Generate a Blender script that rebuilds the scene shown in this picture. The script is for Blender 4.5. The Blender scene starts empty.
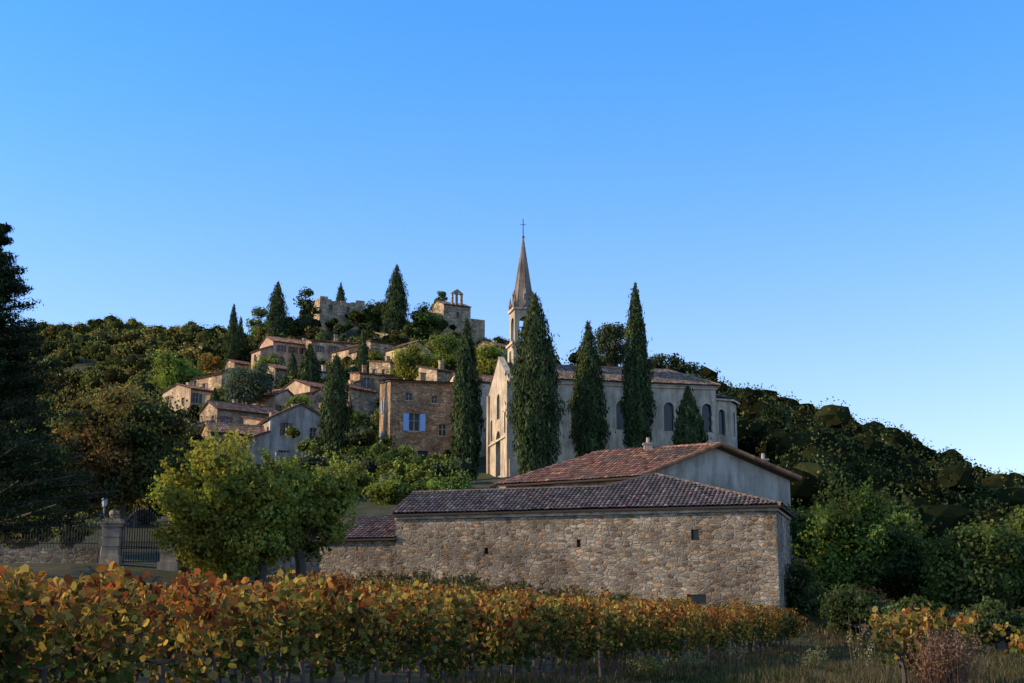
import bpy, math, numpy as np, bmesh
from mathutils import Vector, Matrix
rng=np.random.default_rng(7)
sc=bpy.context.scene
EYE=1.1; F=1422.0; PITCH=math.atan(291/F)
# ---------------------------------------------------------------- placement helper (image pixel + assumed depth -> world metres)
def px2world(px,py,D):
    u=(px-512)/F; v=(341.5-py)/F
    dy=math.cos(PITCH)-v*math.sin(PITCH); dz=math.sin(PITCH)+v*math.cos(PITCH)
    return np.array([u/dy*D, D, EYE+dz/dy*D])
# ---------------------------------------------------------------- mesh builder
class MB:
    def __init__(s): s.g=[]
    def add(s,V,col=(.5,.5,.5),mat=0):
        V=np.asarray(V,float)
        if V.ndim==2: V=V[None]
        c=np.asarray(col,float)
        if c.ndim==1: c=np.tile(c,(len(V),1))
        s.g.append((V,c,mat))
    def box(s,lo,hi,col=(.5,.5,.5),mat=0):
        x0,y0,z0=lo;x1,y1,z1=hi
        c=[(x0,y0,z0),(x1,y0,z0),(x1,y1,z0),(x0,y1,z0),(x0,y0,z1),(x1,y0,z1),(x1,y1,z1),(x0,y1,z1)]
        f=[(0,3,2,1),(4,5,6,7),(0,1,5,4),(1,2,6,5),(2,3,7,6),(3,0,4,7)]
        s.add([[c[i] for i in q] for q in f],col,mat)
    def tube(s,p0,p1,r0,r1,n=7,col=(.5,.5,.5),mat=0,cap=False):
        p0=np.asarray(p0,float);p1=np.asarray(p1,float);d=p1-p0;L=np.linalg.norm(d)
        if L<1e-6:return
        d/=L;a=np.cross(d,[0,0,1.]) if abs(d[2])<.95 else np.cross(d,[1.,0,0]);a/=np.linalg.norm(a);b=np.cross(d,a)
        an=np.linspace(0,2*np.pi,n+1)
        ring=np.cos(an)[:,None]*a+np.sin(an)[:,None]*b
        A=p0+ring*r0;B=p1+ring*r1
        s.add(np.stack([A[:-1],A[1:],B[1:],B[:-1]],1),col,mat)
        if cap: s.add(B[:-1][None],col,mat)
    def build(s,name,mats,parent=None,smooth=False,loc=None):
        nv=sum(g[0].shape[0]*g[0].shape[1] for g in s.g)
        V=np.concatenate([g[0].reshape(-1,3) for g in s.g])
        C=np.concatenate([np.repeat(g[1],g[0].shape[1],0) for g in s.g])
        tot=np.concatenate([np.full(g[0].shape[0],g[0].shape[1],dtype=np.int32) for g in s.g])
        mi=np.concatenate([np.full(g[0].shape[0],g[2],dtype=np.int32) for g in s.g])
        if loc is not None: V=V-np.asarray(loc)
        m=bpy.data.meshes.new(name)
        m.vertices.add(nv);m.vertices.foreach_set('co',V.astype(np.float32).ravel())
        m.loops.add(nv);m.loops.foreach_set('vertex_index',np.arange(nv,dtype=np.int32))
        m.polygons.add(len(tot));st=np.concatenate([[0],np.cumsum(tot)[:-1]]).astype(np.int32)
        m.polygons.foreach_set('loop_start',st);m.polygons.foreach_set('loop_total',tot)
        m.polygons.foreach_set('material_index',mi)
        m.update(calc_edges=True)
        at=m.color_attributes.new('Col','FLOAT_COLOR','POINT')
        at.data.foreach_set('color',np.concatenate([C,np.ones((nv,1))],1).astype(np.float32).ravel())
        for t in mats: m.materials.append(t)
        o=bpy.data.objects.new(name,m);sc.collection.objects.link(o)
        if loc is not None:o.location=loc
        if parent: o.parent=parent
        return o
def empty(name,loc,yaw=0):
    e=bpy.data.objects.new(name,None);sc.collection.objects.link(e);e.location=loc;e.rotation_euler=(0,0,yaw);e.empty_display_size=.5;return e
# ---------------------------------------------------------------- materials
def newmat(n):
    m=bpy.data.materials.new(n);m.use_nodes=True;nt=m.node_tree;nt.nodes.clear()
    o=nt.nodes.new('ShaderNodeOutputMaterial');return m,nt,o
def ramp(nt,fac,stops):
    r=nt.nodes.new('ShaderNodeValToRGB');e=r.color_ramp.elements
    while len(e)<len(stops): e.new(.5)
    for i,(p,c) in enumerate(stops): e[i].position=p;e[i].color=(*c,1)
    nt.links.new(fac,r.inputs[0]);return r.outputs[0]
def mix(nt,f,a,b,mode='MIX'):
    m=nt.nodes.new('ShaderNodeMix');m.data_type='RGBA';m.blend_type=mode
    for i,v in ((0,f),(6,a),(7,b)):
        if isinstance(v,(int,float)): m.inputs[i].default_value=v
        elif isinstance(v,tuple): m.inputs[i].default_value=(*v,1)
        else: nt.links.new(v,m.inputs[i])
    return m.outputs[2]
def coords(nt,scale=(1,1,1)):
    t=nt.nodes.new('ShaderNodeTexCoord');mp=nt.nodes.new('ShaderNodeMapping');mp.inputs['Scale'].default_value=scale
    nt.links.new(t.outputs['Object'],mp.inputs[0]);return mp.outputs[0]
def noise(nt,co,s,d=4,r=.6):
    n=nt.nodes.new('ShaderNodeTexNoise');n.inputs['Scale'].default_value=s;n.inputs['Detail'].default_value=d;n.inputs['Roughness'].default_value=r
    nt.links.new(co,n.inputs['Vector']);return n.outputs['Fac']
def bsdf(nt,o,col,rough=.9,bump=None,bs=.5,bd=.03,spec=.2,metal=0):
    b=nt.nodes.new('ShaderNodeBsdfPrincipled')
    if isinstance(col,tuple): b.inputs['Base Color'].default_value=(*col,1)
    else: nt.links.new(col,b.inputs['Base Color'])
    b.inputs['Roughness'].default_value=rough;b.inputs['Specular IOR Level'].default_value=spec;b.inputs['Metallic'].default_value=metal
    if bump is not None:
        q=nt.nodes.new('ShaderNodeBump');q.inputs['Strength'].default_value=bs;q.inputs['Distance'].default_value=bd
        nt.links.new(bump,q.inputs['Height']);nt.links.new(q.outputs[0],b.inputs['Normal'])
    nt.links.new(b.outputs[0],o.inputs[0]);return b
def leafmat(name,trans=.35,gain=1.0,br=1.0):
    m,nt,o=newmat(name);a=nt.nodes.new('ShaderNodeAttribute');a.attribute_name='Col'
    d=nt.nodes.new('ShaderNodeBsdfDiffuse');t=nt.nodes.new('ShaderNodeBsdfTranslucent')
    dd=mix(nt,1.0,a.outputs[0],(br,br,br*.95),'MULTIPLY');nt.links.new(dd,d.inputs[0])
    w=mix(nt,1.0,dd,(1.2*gain,1.15*gain,.6*gain),'MULTIPLY');nt.links.new(w,t.inputs[0])
    x=nt.nodes.new('ShaderNodeMixShader');x.inputs[0].default_value=trans
    nt.links.new(d.outputs[0],x.inputs[1]);nt.links.new(t.outputs[0],x.inputs[2])
    nt.links.new(x.outputs[0],o.inputs[0]);return m
LEAF=leafmat('leaf',.4,1.2,1.45);NEEDLE=leafmat('needle',.12,1.,1.4);VLEAF=leafmat('vine_leaf',.4,1.2,1.0);GRASSM=leafmat('grass_blade',.3,1.0,.8)
def stone(name,c1,c2,c3,mort,sc_=(3.2,3.2,6.5),lo=(.5,.45,.39)):
    m,nt,o=newmat(name);co=coords(nt,sc_)
    wob=nt.nodes.new('ShaderNodeTexNoise');wob.inputs['Scale'].default_value=.8;nt.links.new(co,wob.inputs['Vector'])
    co2=mix(nt,.25,co,wob.outputs['Color'],'ADD')
    v=nt.nodes.new('ShaderNodeTexVoronoi');v.inputs['Randomness'].default_value=1.;v.inputs['Scale'].default_value=1;nt.links.new(co2,v.inputs['Vector'])
    e=nt.nodes.new('ShaderNodeTexVoronoi');e.feature='DISTANCE_TO_EDGE';e.inputs['Randomness'].default_value=1.;e.inputs['Scale'].default_value=1;nt.links.new(co2,e.inputs['Vector'])
    sep=nt.nodes.new('ShaderNodeSeparateColor');nt.links.new(v.outputs['Color'],sep.inputs[0])
    base=ramp(nt,sep.outputs[0],[(0,c3),(.35,c1),(.7,c2),(1,tuple(min(1,x*1.4) for x in c2))])
    warm=ramp(nt,sep.outputs[1],[(.5,(1,1,1)),(.95,(1.18,.88,.62))]);base=mix(nt,1.0,base,warm,'MULTIPLY')
    cw=coords(nt);n1=noise(nt,cw,.3,6,.65);n2=noise(nt,cw,9,4);n4=noise(nt,coords(nt,(1,1,.3)),.8,6,.65)
    base=mix(nt,1.0,base,ramp(nt,n1,[(.36,lo),(.64,(1.22,1.14,1.0))]),'MULTIPLY')
    base=mix(nt,.85,base,ramp(nt,n4,[(.38,(.55,.53,.5)),(.58,(1.14,1.1,1.04))]),'MULTIPLY')
    base=mix(nt,.6,base,ramp(nt,n2,[(.3,(.7,.7,.7)),(.7,(1.2,1.2,1.2))]),'MULTIPLY')
    ed=ramp(nt,e.outputs['Distance'],[(.02,(0,0,0)),(.13,(1,1,1))])
    col=mix(nt,ed,mix(nt,1.0,mort,ramp(nt,n1,[(.36,(.55,.53,.5)),(.64,(1.1,1.1,1.1))]),'MULTIPLY'),base)
    hh=mix(nt,.4,ed,n2)
    bsdf(nt,o,col,.95,hh,.8,.05);return m
STONE=stone('rubble_stone',(.30,.25,.18),(.42,.355,.26),(.17,.13,.09),(.30,.25,.185),(2.9,2.9,6.2))
STONE_B=stone('brown_stone',(.33,.225,.13),(.46,.33,.20),(.19,.13,.08),(.29,.21,.13))
STONE_F=stone('old_stone',(.40,.31,.2),(.54,.44,.3),(.25,.185,.12),(.34,.27,.18),(1.6,1.6,3.2))
def plaster(name,c,dark=.62):
    m,nt,o=newmat(name);co=coords(nt);n1=noise(nt,co,.5,6,.65);n2=noise(nt,coords(nt,(1.5,1.5,.25)),1.2,5);n3=noise(nt,co,14,3)
    a=mix(nt,1.0,c,ramp(nt,n1,[(.35,(dark,dark*.96,dark*.9)),(.62,(1.08,1.07,1.05))]),'MULTIPLY')
    a=mix(nt,.85,a,ramp(nt,n2,[(.37,(.62,.59,.55)),(.58,(1.05,1.05,1.05))]),'MULTIPLY')
    bsdf(nt,o,a,.9,n3,.4,.02);return m
PL_CH=plaster('church_render',(.57,.455,.31));PL_F=plaster('farm_render',(.46,.39,.30),.65);PL_O=plaster('ochre_render',(.58,.41,.24))
PL_P=plaster('pink_render',(.5,.32,.21));PL_W=plaster('pale_render',(.58,.47,.33));TRIM=plaster('cut_stone',(.58,.48,.34),.8);PL_SP=plaster('spire_stone',(.27,.21,.155),.55)
def simple(name,c,rough=.6,metal=0,spec=.3):
    m,nt,o=newmat(name);n=noise(nt,coords(nt),6,4)
    bsdf(nt,o,mix(nt,.5,c,ramp(nt,n,[(.3,(.6,.6,.6)),(.7,(1.2,1.2,1.2))]),'MULTIPLY'),rough,spec=spec,metal=metal);return m
GLASS=simple('window_glass',(.02,.024,.03),.2,spec=.4);BLUE=simple('blue_shutter_paint',(.24,.44,.7));WHITE=simple('grey_paint',(.22,.22,.22))
BROWN=simple('brown_shutter_paint',(.16,.08,.05));IRON=simple('iron',(.03,.03,.032),.5,.6)
BARK=simple('bark',(.10,.075,.055),.95);DARKW=simple('eave_wood',(.10,.07,.05),.9);LAMPG=simple('lamp_glass',(.5,.5,.48),.2)
def tilemat():
    m,nt,o=newmat('roof_tiles');a=nt.nodes.new('ShaderNodeAttribute');a.attribute_name='Col'
    co=coords(nt);n1=noise(nt,co,.6,6,.7);n2=noise(nt,co,8,4)
    c=mix(nt,1.0,a.outputs[0],ramp(nt,n2,[(.3,(.6,.6,.6)),(.7,(1.25,1.2,1.15))]),'MULTIPLY')
    f=ramp(nt,n1,[(.5,(0,0,0)),(.68,(.75,.75,.75))])
    c=mix(nt,f,c,(.13,.11,.08))
    bsdf(nt,o,c,.9,n2,.3,.02);return m
TILE=tilemat()
# ---------------------------------------------------------------- roofs
def inpoly(P,poly):
    x,y=P[...,0],P[...,1];r=np.zeros(x.shape,bool);n=len(poly)
    for i in range(n):
        x0,y0=poly[i];x1,y1=poly[(i+1)%n]
        if abs(y1-y0)<1e-9: continue
        c=((y0>y)!=(y1>y))&(x<(x1-x0)*(y-y0)/(y1-y0)+x0);r^=c
    return r
def tiles(mb,poly,col,p=.24,row=.42,s=6,amp=.055,soffit=True,thick=.1):
    """poly[0]->poly[1] is the eave"""
    P=np.asarray(poly,float);u=P[1]-P[0];u/=np.linalg.norm(u)
    n=np.cross(u,P[2]-P[0]);n/=np.linalg.norm(n)
    if n[2]<0:n=-n
    v=np.cross(n,u)
    if v[2]<0:v=-v
    Q=np.stack([(P-P[0])@u,(P-P[0])@v],1)
    us=np.arange(Q[:,0].min(),Q[:,0].max()+p/s,p/s);vs=np.arange(Q[:,1].min(),Q[:,1].max()+row,row)
    nu,nv=len(us)-1,len(vs)-1
    if nu<1 or nv<1:return
    ph=(us/p)%1.0;h=amp*np.abs(np.sin(np.pi*ph))**.8
    vtop=np.minimum(vs[1:]+.03,Q[:,1].max());
    U0,V0=np.meshgrid(us[:-1],vs[:-1],indexing='ij');U1,V1=np.meshgrid(us[1:],vtop,indexing='ij')
    H0=np.repeat(h[:-1,None],nv,1);H1=np.repeat(h[1:,None],nv,1)
    jag=rng.normal(0,.009,(nu//s+1,nv));J=np.repeat(jag,s,0)[:nu]
    sag=lambda U,V:.03*np.sin(U*.55+1.3)*np.sin(V*.7+.4)
    def pt(U,V,H): return P[0]+U[...,None]*u+V[...,None]*v+(H+sag(U,V))[...,None]*n
    f=.035+J
    quad=np.stack([pt(U0,V0,H0+f),pt(U1,V0,H1+f),pt(U1,V1,H1),pt(U0,V1,H0)],2)
    cen=np.stack([(U0+U1)/2,(V0+V1)/2],-1);mk=inpoly(cen,Q)
    tc=np.asarray(col)*np.exp(rng.normal(0,.3,(nu//s+1,nv,1)))*(1+rng.normal(0,.09,(nu//s+1,nv,3)))
    tc=np.repeat(tc,s,0)[:nu]
    mb.add(quad[mk],np.clip(tc[mk],.01,.9),0)
    if soffit:
        A=P-n*.045;B=P-n*(thick+.03)
        mb.add(A,(.1,.07,.05),1);mb.add(B,(.1,.07,.05),1)
        for i in range(len(P)):
            j=(i+1)%len(P);mb.add([A[i],A[j],B[j],B[i]],(.1,.07,.05),1)
def ridgecap(mb,a,b,col,r=.11):
    a=np.asarray(a,float);b=np.asarray(b,float);L=np.linalg.norm(b-a);k=max(1,int(L/.4))
    for i in range(k):
        p=a+(b-a)*i/k;q=a+(b-a)*(i+1.08)/k
        mb.tube(p,q,r*1.1,r*.9,7,np.asarray(col)*math.exp(rng.normal(0,.2)),0)
# ---------------------------------------------------------------- walls with real openings
def wall(W,G,X,P0,P1,zb,zt,ops,trim=None,shut=None,frame=True,rec=.25):
    P0=np.array([*P0,0.]);P1=np.array([*P1,0.]);d=P1-P0;L=np.linalg.norm(d);d/=L;n=np.array([d[1],-d[0],0.])
    def pt(u,z,o=0): return P0+d*u+np.array([0,0,z])+n*o
    us=sorted({0,L,*[o[0] for o in ops],*[o[0]+o[2] for o in ops]});zs=sorted({zb,zt,*[o[1] for o in ops],*[o[1]+o[3] for o in ops]})
    for a,b in zip(us[:-1],us[1:]):
        for c,e in zip(zs[:-1],zs[1:]):
            mu,mz=(a+b)/2,(c+e)/2
            if any(o[0]<mu<o[0]+o[2] and o[1]<mz<o[1]+o[3] for o in ops): continue
            W.add([pt(a,c),pt(b,c),pt(b,e),pt(a,e)])
    for o in ops:
        u,z,w,h=o[:4];kind=o[4] if len(o)>4 else ''
        r=-rec
        W.add([pt(u,z),pt(u,z,r),pt(u+w,z,r),pt(u+w,z)])
        G.add([pt(u,z,r),pt(u+w,z,r),pt(u+w,z+h,r),pt(u,z+h,r)],mat=0)
        if 'arch' in kind:
            R=w/2;zs_=z+h-R;an=np.linspace(np.pi,0,13);arc=[(u+R+R*math.cos(t),zs_+R*math.sin(t)) for t in an]
            W.add([pt(u,z),pt(u,zs_),pt(u,zs_,r),pt(u,z,r)]);W.add([pt(u+w,z),pt(u+w,z,r),pt(u+w,zs_,r),pt(u+w,zs_)])
            for i in range(12):
                a,b=arc[i],arc[i+1];cn=(u,z+h) if i<6 else (u+w,z+h)
                W.add([pt(*cn),pt(*a),pt(*b)]);W.add([pt(*a),pt(*a,r),pt(*b,r),pt(*b)])
            if trim is not None:
                t=.18;pts=[(u,z)]+arc+[(u+w,z)];out=[(u-t,z)]+[(u+R+(R+t)*math.cos(k),zs_+(R+t)*math.sin(k)) for k in an]+[(u+w+t,z)]
                for i in range(len(pts)-1):
                    trim.add([pt(*pts[i],.04),pt(*pts[i+1],.04),pt(*out[i+1],.04),pt(*out[i],.04)])
                    trim.add([pt(*out[i],.04),pt(*out[i+1],.04),pt(*out[i+1],0),pt(*out[i],0)])
                    trim.add([pt(*pts[i],.04),pt(*pts[i+1],.04),pt(*pts[i+1],-.05),pt(*pts[i],-.05)])
        else:
            W.add([pt(u,z+h),pt(u+w,z+h),pt(u+w,z+h,r),pt(u,z+h,r)])
            W.add([pt(u,z),pt(u,z+h),pt(u,z+h,r),pt(u,z,r)]);W.add([pt(u+w,z),pt(u+w,z,r),pt(u+w,z+h,r),pt(u+w,z+h)])
        def pbox(M,u0,u1,z0,z1,o0,o1,mat=0):
            c=[pt(u0,z0,o0),pt(u1,z0,o0),pt(u1,z0,o1),pt(u0,z0,o1),pt(u0,z1,o0),pt(u1,z1,o0),pt(u1,z1,o1),pt(u0,z1,o1)]
            for q in [(0,3,2,1),(4,5,6,7),(0,1,5,4),(1,2,6,5),(2,3,7,6),(3,0,4,7)]: M.add([c[i] for i in q],mat=mat)
        if X is not None:
            if 'bare' not in kind:
                pbox(X,u+w/2-.03,u+w/2+.03,z,z+h,r+.01,r+.06);
                pbox(X,u,u+w,z+h*.6-.02,z+h*.6+.02,r+.012,r+.05)
                pbox(X,u,u+.05,z,z+h,r+.011,r+.07);pbox(X,u+w-.05,u+w,z,z+h,r+.011,r+.07)
            if 'shut' in kind and shut is not None:
                pbox(shut,u-w*.52,u-.02,z,z+h,.01,.06);pbox(shut,u+w+.02,u+w*1.52,z,z+h,.01,.06)
            if 'sill' in kind or 'shut' in kind: pbox(X,u-.08,u+w+.08,z-.1,z-.003,.003,.1)
def autoops(L,zb,zt,seed,kind='shut'):
    r=np.random.default_rng(seed);ops=[];H=zt-zb
    fl=max(1,int(H/2.8));n=max(1,int(L/2.4))
    for f in range(fl):
        for i in range(n):
            if r.random()<.2: continue
            w=r.choice([.7,.85,1.0]);h=r.choice([.9,1.25,1.5]);u=(i+.5)*L/n-w/2+r.uniform(-.3,.3);z=zt-2.1-f*2.8+r.uniform(-.15,.15)
            if z<zb+.4 or u<.5 or u+w>L-.5: continue
            ops.append((u,z,w,h,kind if r.random()<.55 else 'sill'))
    return ops
def house(name,cx,cy,w,d,yaw,zb,ze,rise,wm,tcol,seed=0,shutm=None,axis='x',ops=None,tp=.3,chim=True,oh=.35,ext=True):
    e=empty(name,(cx,cy,0),yaw);W,G,X,S,R=MB(),MB(),MB(),MB(),MB()
    x,y=w/2,d/2;C=[(-x,-y),(x,-y),(x,y),(-x,y)];LL=[w,d,w,d]
    for i in range(4):
        o=ops[i] if ops and i in ops else autoops(LL[i],max(zb,ze-7),ze,seed*7+i)
        wall(W,G,X,C[i],C[(i+1)%4],zb,ze,o,shut=S)
    zr=ze+rise
    if axis=='x':
        W.add([(x,-y,ze),(x,y,ze),(x,0,zr)]);W.add([(-x,y,ze),(-x,-y,ze),(-x,0,zr)])
        k=rise/y;a=x+oh*.6;b=y+oh;zo=ze-oh*k+.09;zr2=zr+.09
        tiles(R,[(-a,-b,zo),(a,-b,zo),(a,0,zr2),(-a,0,zr2)],tcol,tp,.5,4);tiles(R,[(-a,b,zo),(a,b,zo),(a,0,zr2),(-a,0,zr2)],tcol,tp,.5,4)
        ridgecap(R,(-a,0,zr2),(a,0,zr2),tcol,.13)
    elif axis=='y':
        W.add([(-x,-y,ze),(x,-y,ze),(0,-y,zr)]);W.add([(x,y,ze),(-x,y,ze),(0,y,zr)])
        k=rise/x;a=y+oh*.6;b=x+oh;zo=ze-oh*k+.09;zr2=zr+.09
        tiles(R,[(-b,-a,zo),(-b,a,zo),(0,a,zr2),(0,-a,zr2)],tcol,tp,.5,4);tiles(R,[(b,-a,zo),(b,a,zo),(0,a,zr2),(0,-a,zr2)],tcol,tp,.5,4)
        ridgecap(R,(0,-a,zr2),(0,a,zr2),tcol,.13)
    else: # mono pitch rising to the back
        W.add([(x,-y,ze),(x,y,ze),(x,y,zr)]);W.add([(-x,y,ze),(-x,-y,ze),(-x,y,zr)]);W.add([(x,y,ze),(-x,y,ze),(-x,y,zr),(x,y,zr)])
        k=rise/d;a=x+oh*.6;b=y+oh
        tiles(R,[(-a,-b,ze-oh*k+.09),(a,-b,ze-oh*k+.09),(a,b,zr+oh*k+.09),(-a,b,zr+oh*k+.09)],tcol,tp,.5,4)
    rr=np.random.default_rng(seed+50)
    if chim:
        c=(rr.uniform(-.5,.5)*x,rr.uniform(-.3,.3)*y)
        K=MB();K.box((c[0]-.3,c[1]-.22,ze),(c[0]+.3,c[1]+.22,zr+.6));K.box((c[0]-.37,c[1]-.29,zr+.6),(c[0]+.37,c[1]+.29,zr+.7));K.build('chimney',[wm],e)
    if ext: # lower lean-to volumes grown onto the house over time
        zl=ze-rr.uniform(1.6,2.8);wd=rr.uniform(2.,3.6);dd=d*rr.uniform(.5,.85);s_=1 if rr.random()<.5 else -1
        x0,x1=(x+.003,x+wd) if s_>0 else (-x-wd,-x-.003);y0=-y+rr.uniform(-1.2,.8);y1=y0+dd
        if y1>y-.1:y1=y-.1
        D4=[(x0,y0),(x1,y0),(x1,y1),(x0,y1)]
        for i in range(4):
            l=math.dist(D4[i],D4[(i+1)%4]);wall(W,G,X,D4[i],D4[(i+1)%4],zb,zl,[(l*.3,zl-1.9,.9,1.3,'sill')] if i in(0,3) and rr.random()<.7 and l>2 else [],shut=S)
        hi=zl+.9;xa,xb=(x0,x1+.3) if s_>0 else (x1,x0-.3)
        W.add([(xa,y0,zl),(xb-.3*s_,y0,zl),(xa,y0,hi)]);W.add([(xa,y1,zl),(xb-.3*s_,y1,zl),(xa,y1,hi)])
        tiles(R,[(xb,y0-.2,zl),(xb,y1+.2,zl),(xa,y1+.2,hi+.1),(xa,y0-.2,hi+.1)],np.array(tcol)*rr.uniform(.8,1.2),tp,.5,4)
        W.box((-x*.9,-y-rr.uniform(1.2,2.4),zb),(x*.5,-y-.003,max(zb+.5,ze-rr.uniform(4.2,5.5))))
    W.build('walls',[wm],e);R.build('roof',[TILE,DARKW],e)
    if G.g:G.build('windows',[GLASS],e)
    if X.g:X.build('window_frames',[TRIM],e)
    if S.g:S.build('shutters',[shutm or BROWN],e)
    return e
# ---------------------------------------------------------------- vegetation
LEAF6=np.array([(0,-.5),(.42,-.28),(.5,.12),(0,.55),(-.5,.12),(-.42,-.28)])
QUAD=np.array([(0,-.5),(.36,0),(0,.5),(-.36,0)])
NEED=np.array([(0,-.5),(.16,-.1),(0,.6),(-.16,-.1)])
def leaves(mb,C,size,col,tmpl=QUAD,nrm=None,up=0.,mat=0,r=rng,spread=.8):
    n=len(C);a=r.normal(size=(n,3))
    if nrm is not None: a=nrm/np.maximum(np.linalg.norm(nrm,axis=1,keepdims=True),1e-6)+a*spread*.6
    a/=np.linalg.norm(a,axis=1,keepdims=True)+1e-9
    b=r.normal(size=(n,3));b[:,2]+=up;b-=a*np.sum(a*b,1,keepdims=True);b/=np.linalg.norm(b,axis=1,keepdims=True)+1e-9
    c=np.cross(a,b);s=np.asarray(size).reshape(-1,1,1)*np.ones((n,1,1))
    V=C[:,None,:]+s*(tmpl[None,:,0:1]*c[:,None,:]+tmpl[None,:,1:2]*b[:,None,:])
    mb.add(V,col,mat)
bm=bmesh.new();bmesh.ops.create_icosphere(bm,subdivisions=2,radius=1);bm.verts.ensure_lookup_table()
ICO=np.array([v.co[:] for v in bm.verts]);ICOF=np.array([[v.index for v in f.verts] for f in bm.faces]);bm.free()
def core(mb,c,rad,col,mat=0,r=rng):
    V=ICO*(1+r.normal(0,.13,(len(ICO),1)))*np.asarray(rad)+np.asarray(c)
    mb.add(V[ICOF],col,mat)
def clump(mb,c,rad,n,ls,col,tmpl=QUAD,r=rng,inner=.55,up=0,cj=.18,spread=.8):
    d=r.normal(size=(n,3));d/=np.linalg.norm(d,axis=1,keepdims=True)
    rr=inner+(1.08-inner)*r.random((n,1))**.6
    P=np.asarray(c)+d*rr*np.asarray(rad)
    cc=np.asarray(col)*np.exp(r.normal(0,cj,(n,1)))*(1+r.normal(0,.08,(n,3)))
    leaves(mb,P,ls*r.uniform(.6,1.3,n),np.clip(cc,.004,.9),tmpl,nrm=d,up=up,r=r,spread=spread)
def tree(name,base,crown_c,rad,col,nclump=26,nl=260,ls=.3,col2=None,mat=None,trunk_r=.3,seed=1,crad=.34,dens_core=True,tmpl=QUAD,shoots=0,inner=.15):
    r=np.random.default_rng(seed);mb=MB();base=np.asarray(base,float);cc=np.asarray(crown_c,float);rad=np.asarray(rad,float)
    fork=base+(cc-base)*.45+np.array([r.normal(0,.2),r.normal(0,.2),0])
    mb.tube(base-np.array([0,0,.5]),base+(fork-base)*.5,trunk_r*1.2,trunk_r*.9,8,(.1,.08,.06),1);mb.tube(base+(fork-base)*.5,fork,trunk_r*.9,trunk_r*.7,8,(.1,.08,.06),1)
    for i in range(nclump):
        d=r.normal(size=3);d/=np.linalg.norm(d);q=r.random()**.45*.8
        p=cc+d*q*rad
        cr=rad.mean()*crad*r.uniform(.5,1.35)
        if i<12:
            m=fork+(p-fork)*.5+r.normal(0,.15,3);mb.tube(fork,m,trunk_r*.45,trunk_r*.25,6,(.1,.08,.06),1);mb.tube(m,p,trunk_r*.25,trunk_r*.08,5,(.1,.08,.06),1)
        base_c=np.asarray(col if (col2 is None or r.random()<.6) else col2)*math.exp(r.normal(0,.22))
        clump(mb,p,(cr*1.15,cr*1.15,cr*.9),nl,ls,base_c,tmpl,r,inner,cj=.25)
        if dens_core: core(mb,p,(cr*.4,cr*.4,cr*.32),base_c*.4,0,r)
        for k in range(shoots):
            dd=d*np.array([1,1,.6])+r.normal(0,.35,3)+[0,0,.7];dd/=np.linalg.norm(dd);l=cr*r.uniform(1.2,1.9);m_=22
            f=r.random((m_,1));P=p+dd*l*(.4+.6*f)+r.normal(0,.07,(m_,3));leaves(mb,P,ls*r.uniform(.6,1.2,m_),base_c*np.exp(r.normal(.1,.2,(m_,1))),tmpl,r=r)
            mb.tube(p,p+dd*l,.02,.006,3,(.1,.08,.05),1)
    return mb.build(name,[mat or LEAF,BARK],loc=tuple(base))
def cypress(name,px,pt,pb,D,wpx,col=(.042,.055,.022),n=7000,seed=1,ls=.42,sharp=2.6):
    r=np.random.default_rng(seed);t=px2world(px,pt,D);b=px2world(px,pb,D);H=t[2]-b[2];R=wpx/2*D/F*.93;mb=MB()
    base=np.array([t[0],D,b[2]])
    def prof(q): return R*np.maximum(1-q**sharp,0)*(.62+.38*np.minimum(1,q/.3))*(1-.05*np.maximum(0,q-.5)/.5)
    ph=r.uniform(0,6,6)
    def rad(q,a): return prof(q)*(1+.10*np.sin(3*a+ph[0]+7*q)+.08*np.sin(5*a+ph[1]-17*q)+.10*np.sin(2*a+ph[2]+31*q))
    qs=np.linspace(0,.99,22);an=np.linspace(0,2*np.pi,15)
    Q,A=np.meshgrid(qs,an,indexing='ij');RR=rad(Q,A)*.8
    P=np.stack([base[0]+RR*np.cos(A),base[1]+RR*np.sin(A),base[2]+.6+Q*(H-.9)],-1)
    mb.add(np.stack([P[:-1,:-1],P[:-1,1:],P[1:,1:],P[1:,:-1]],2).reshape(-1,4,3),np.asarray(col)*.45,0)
    q=r.random(n*2);keep=r.random(n*2)<(prof(q)/R+.08);q=q[keep][:n];m=len(q);a=r.uniform(0,2*np.pi,m)
    rr=rad(q,a)*r.uniform(.8,1.1,m)+r.exponential(.05,m)*R
    P=np.stack([base[0]+rr*np.cos(a),base[1]+rr*np.sin(a),base[2]+.3+q*H],1)
    streak=.5*np.sin(9*a+ph[3])+.5*np.sin(14*a+ph[4]+9*q)+.6*np.sin(23*q+ph[5]+3*a)
    cc=np.asarray(col)*np.exp(.28*streak+r.normal(0,.25,m))[:,None]*(1+r.normal(0,.06,(m,3)))
    nr=np.stack([np.cos(a),np.sin(a),0*a+.15],1)
    leaves(mb,P,ls*r.uniform(.6,1.4,m),np.clip(cc,.004,.3),NEED,nrm=nr,up=2.5,r=r)
    mb.tube(base-np.array([0,0,1.5]),base+np.array([0,0,1.5]),.3,.25,8,(.1,.08,.06),1)
    return mb.build(name,[NEEDLE,BARK],loc=tuple(base))
# ================================================================ LAYOUT TABLES
RT=(.40,.19,.11);RB=(.33,.19,.12);RG=(.26,.2,.15);RO=(.45,.23,.12)
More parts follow.
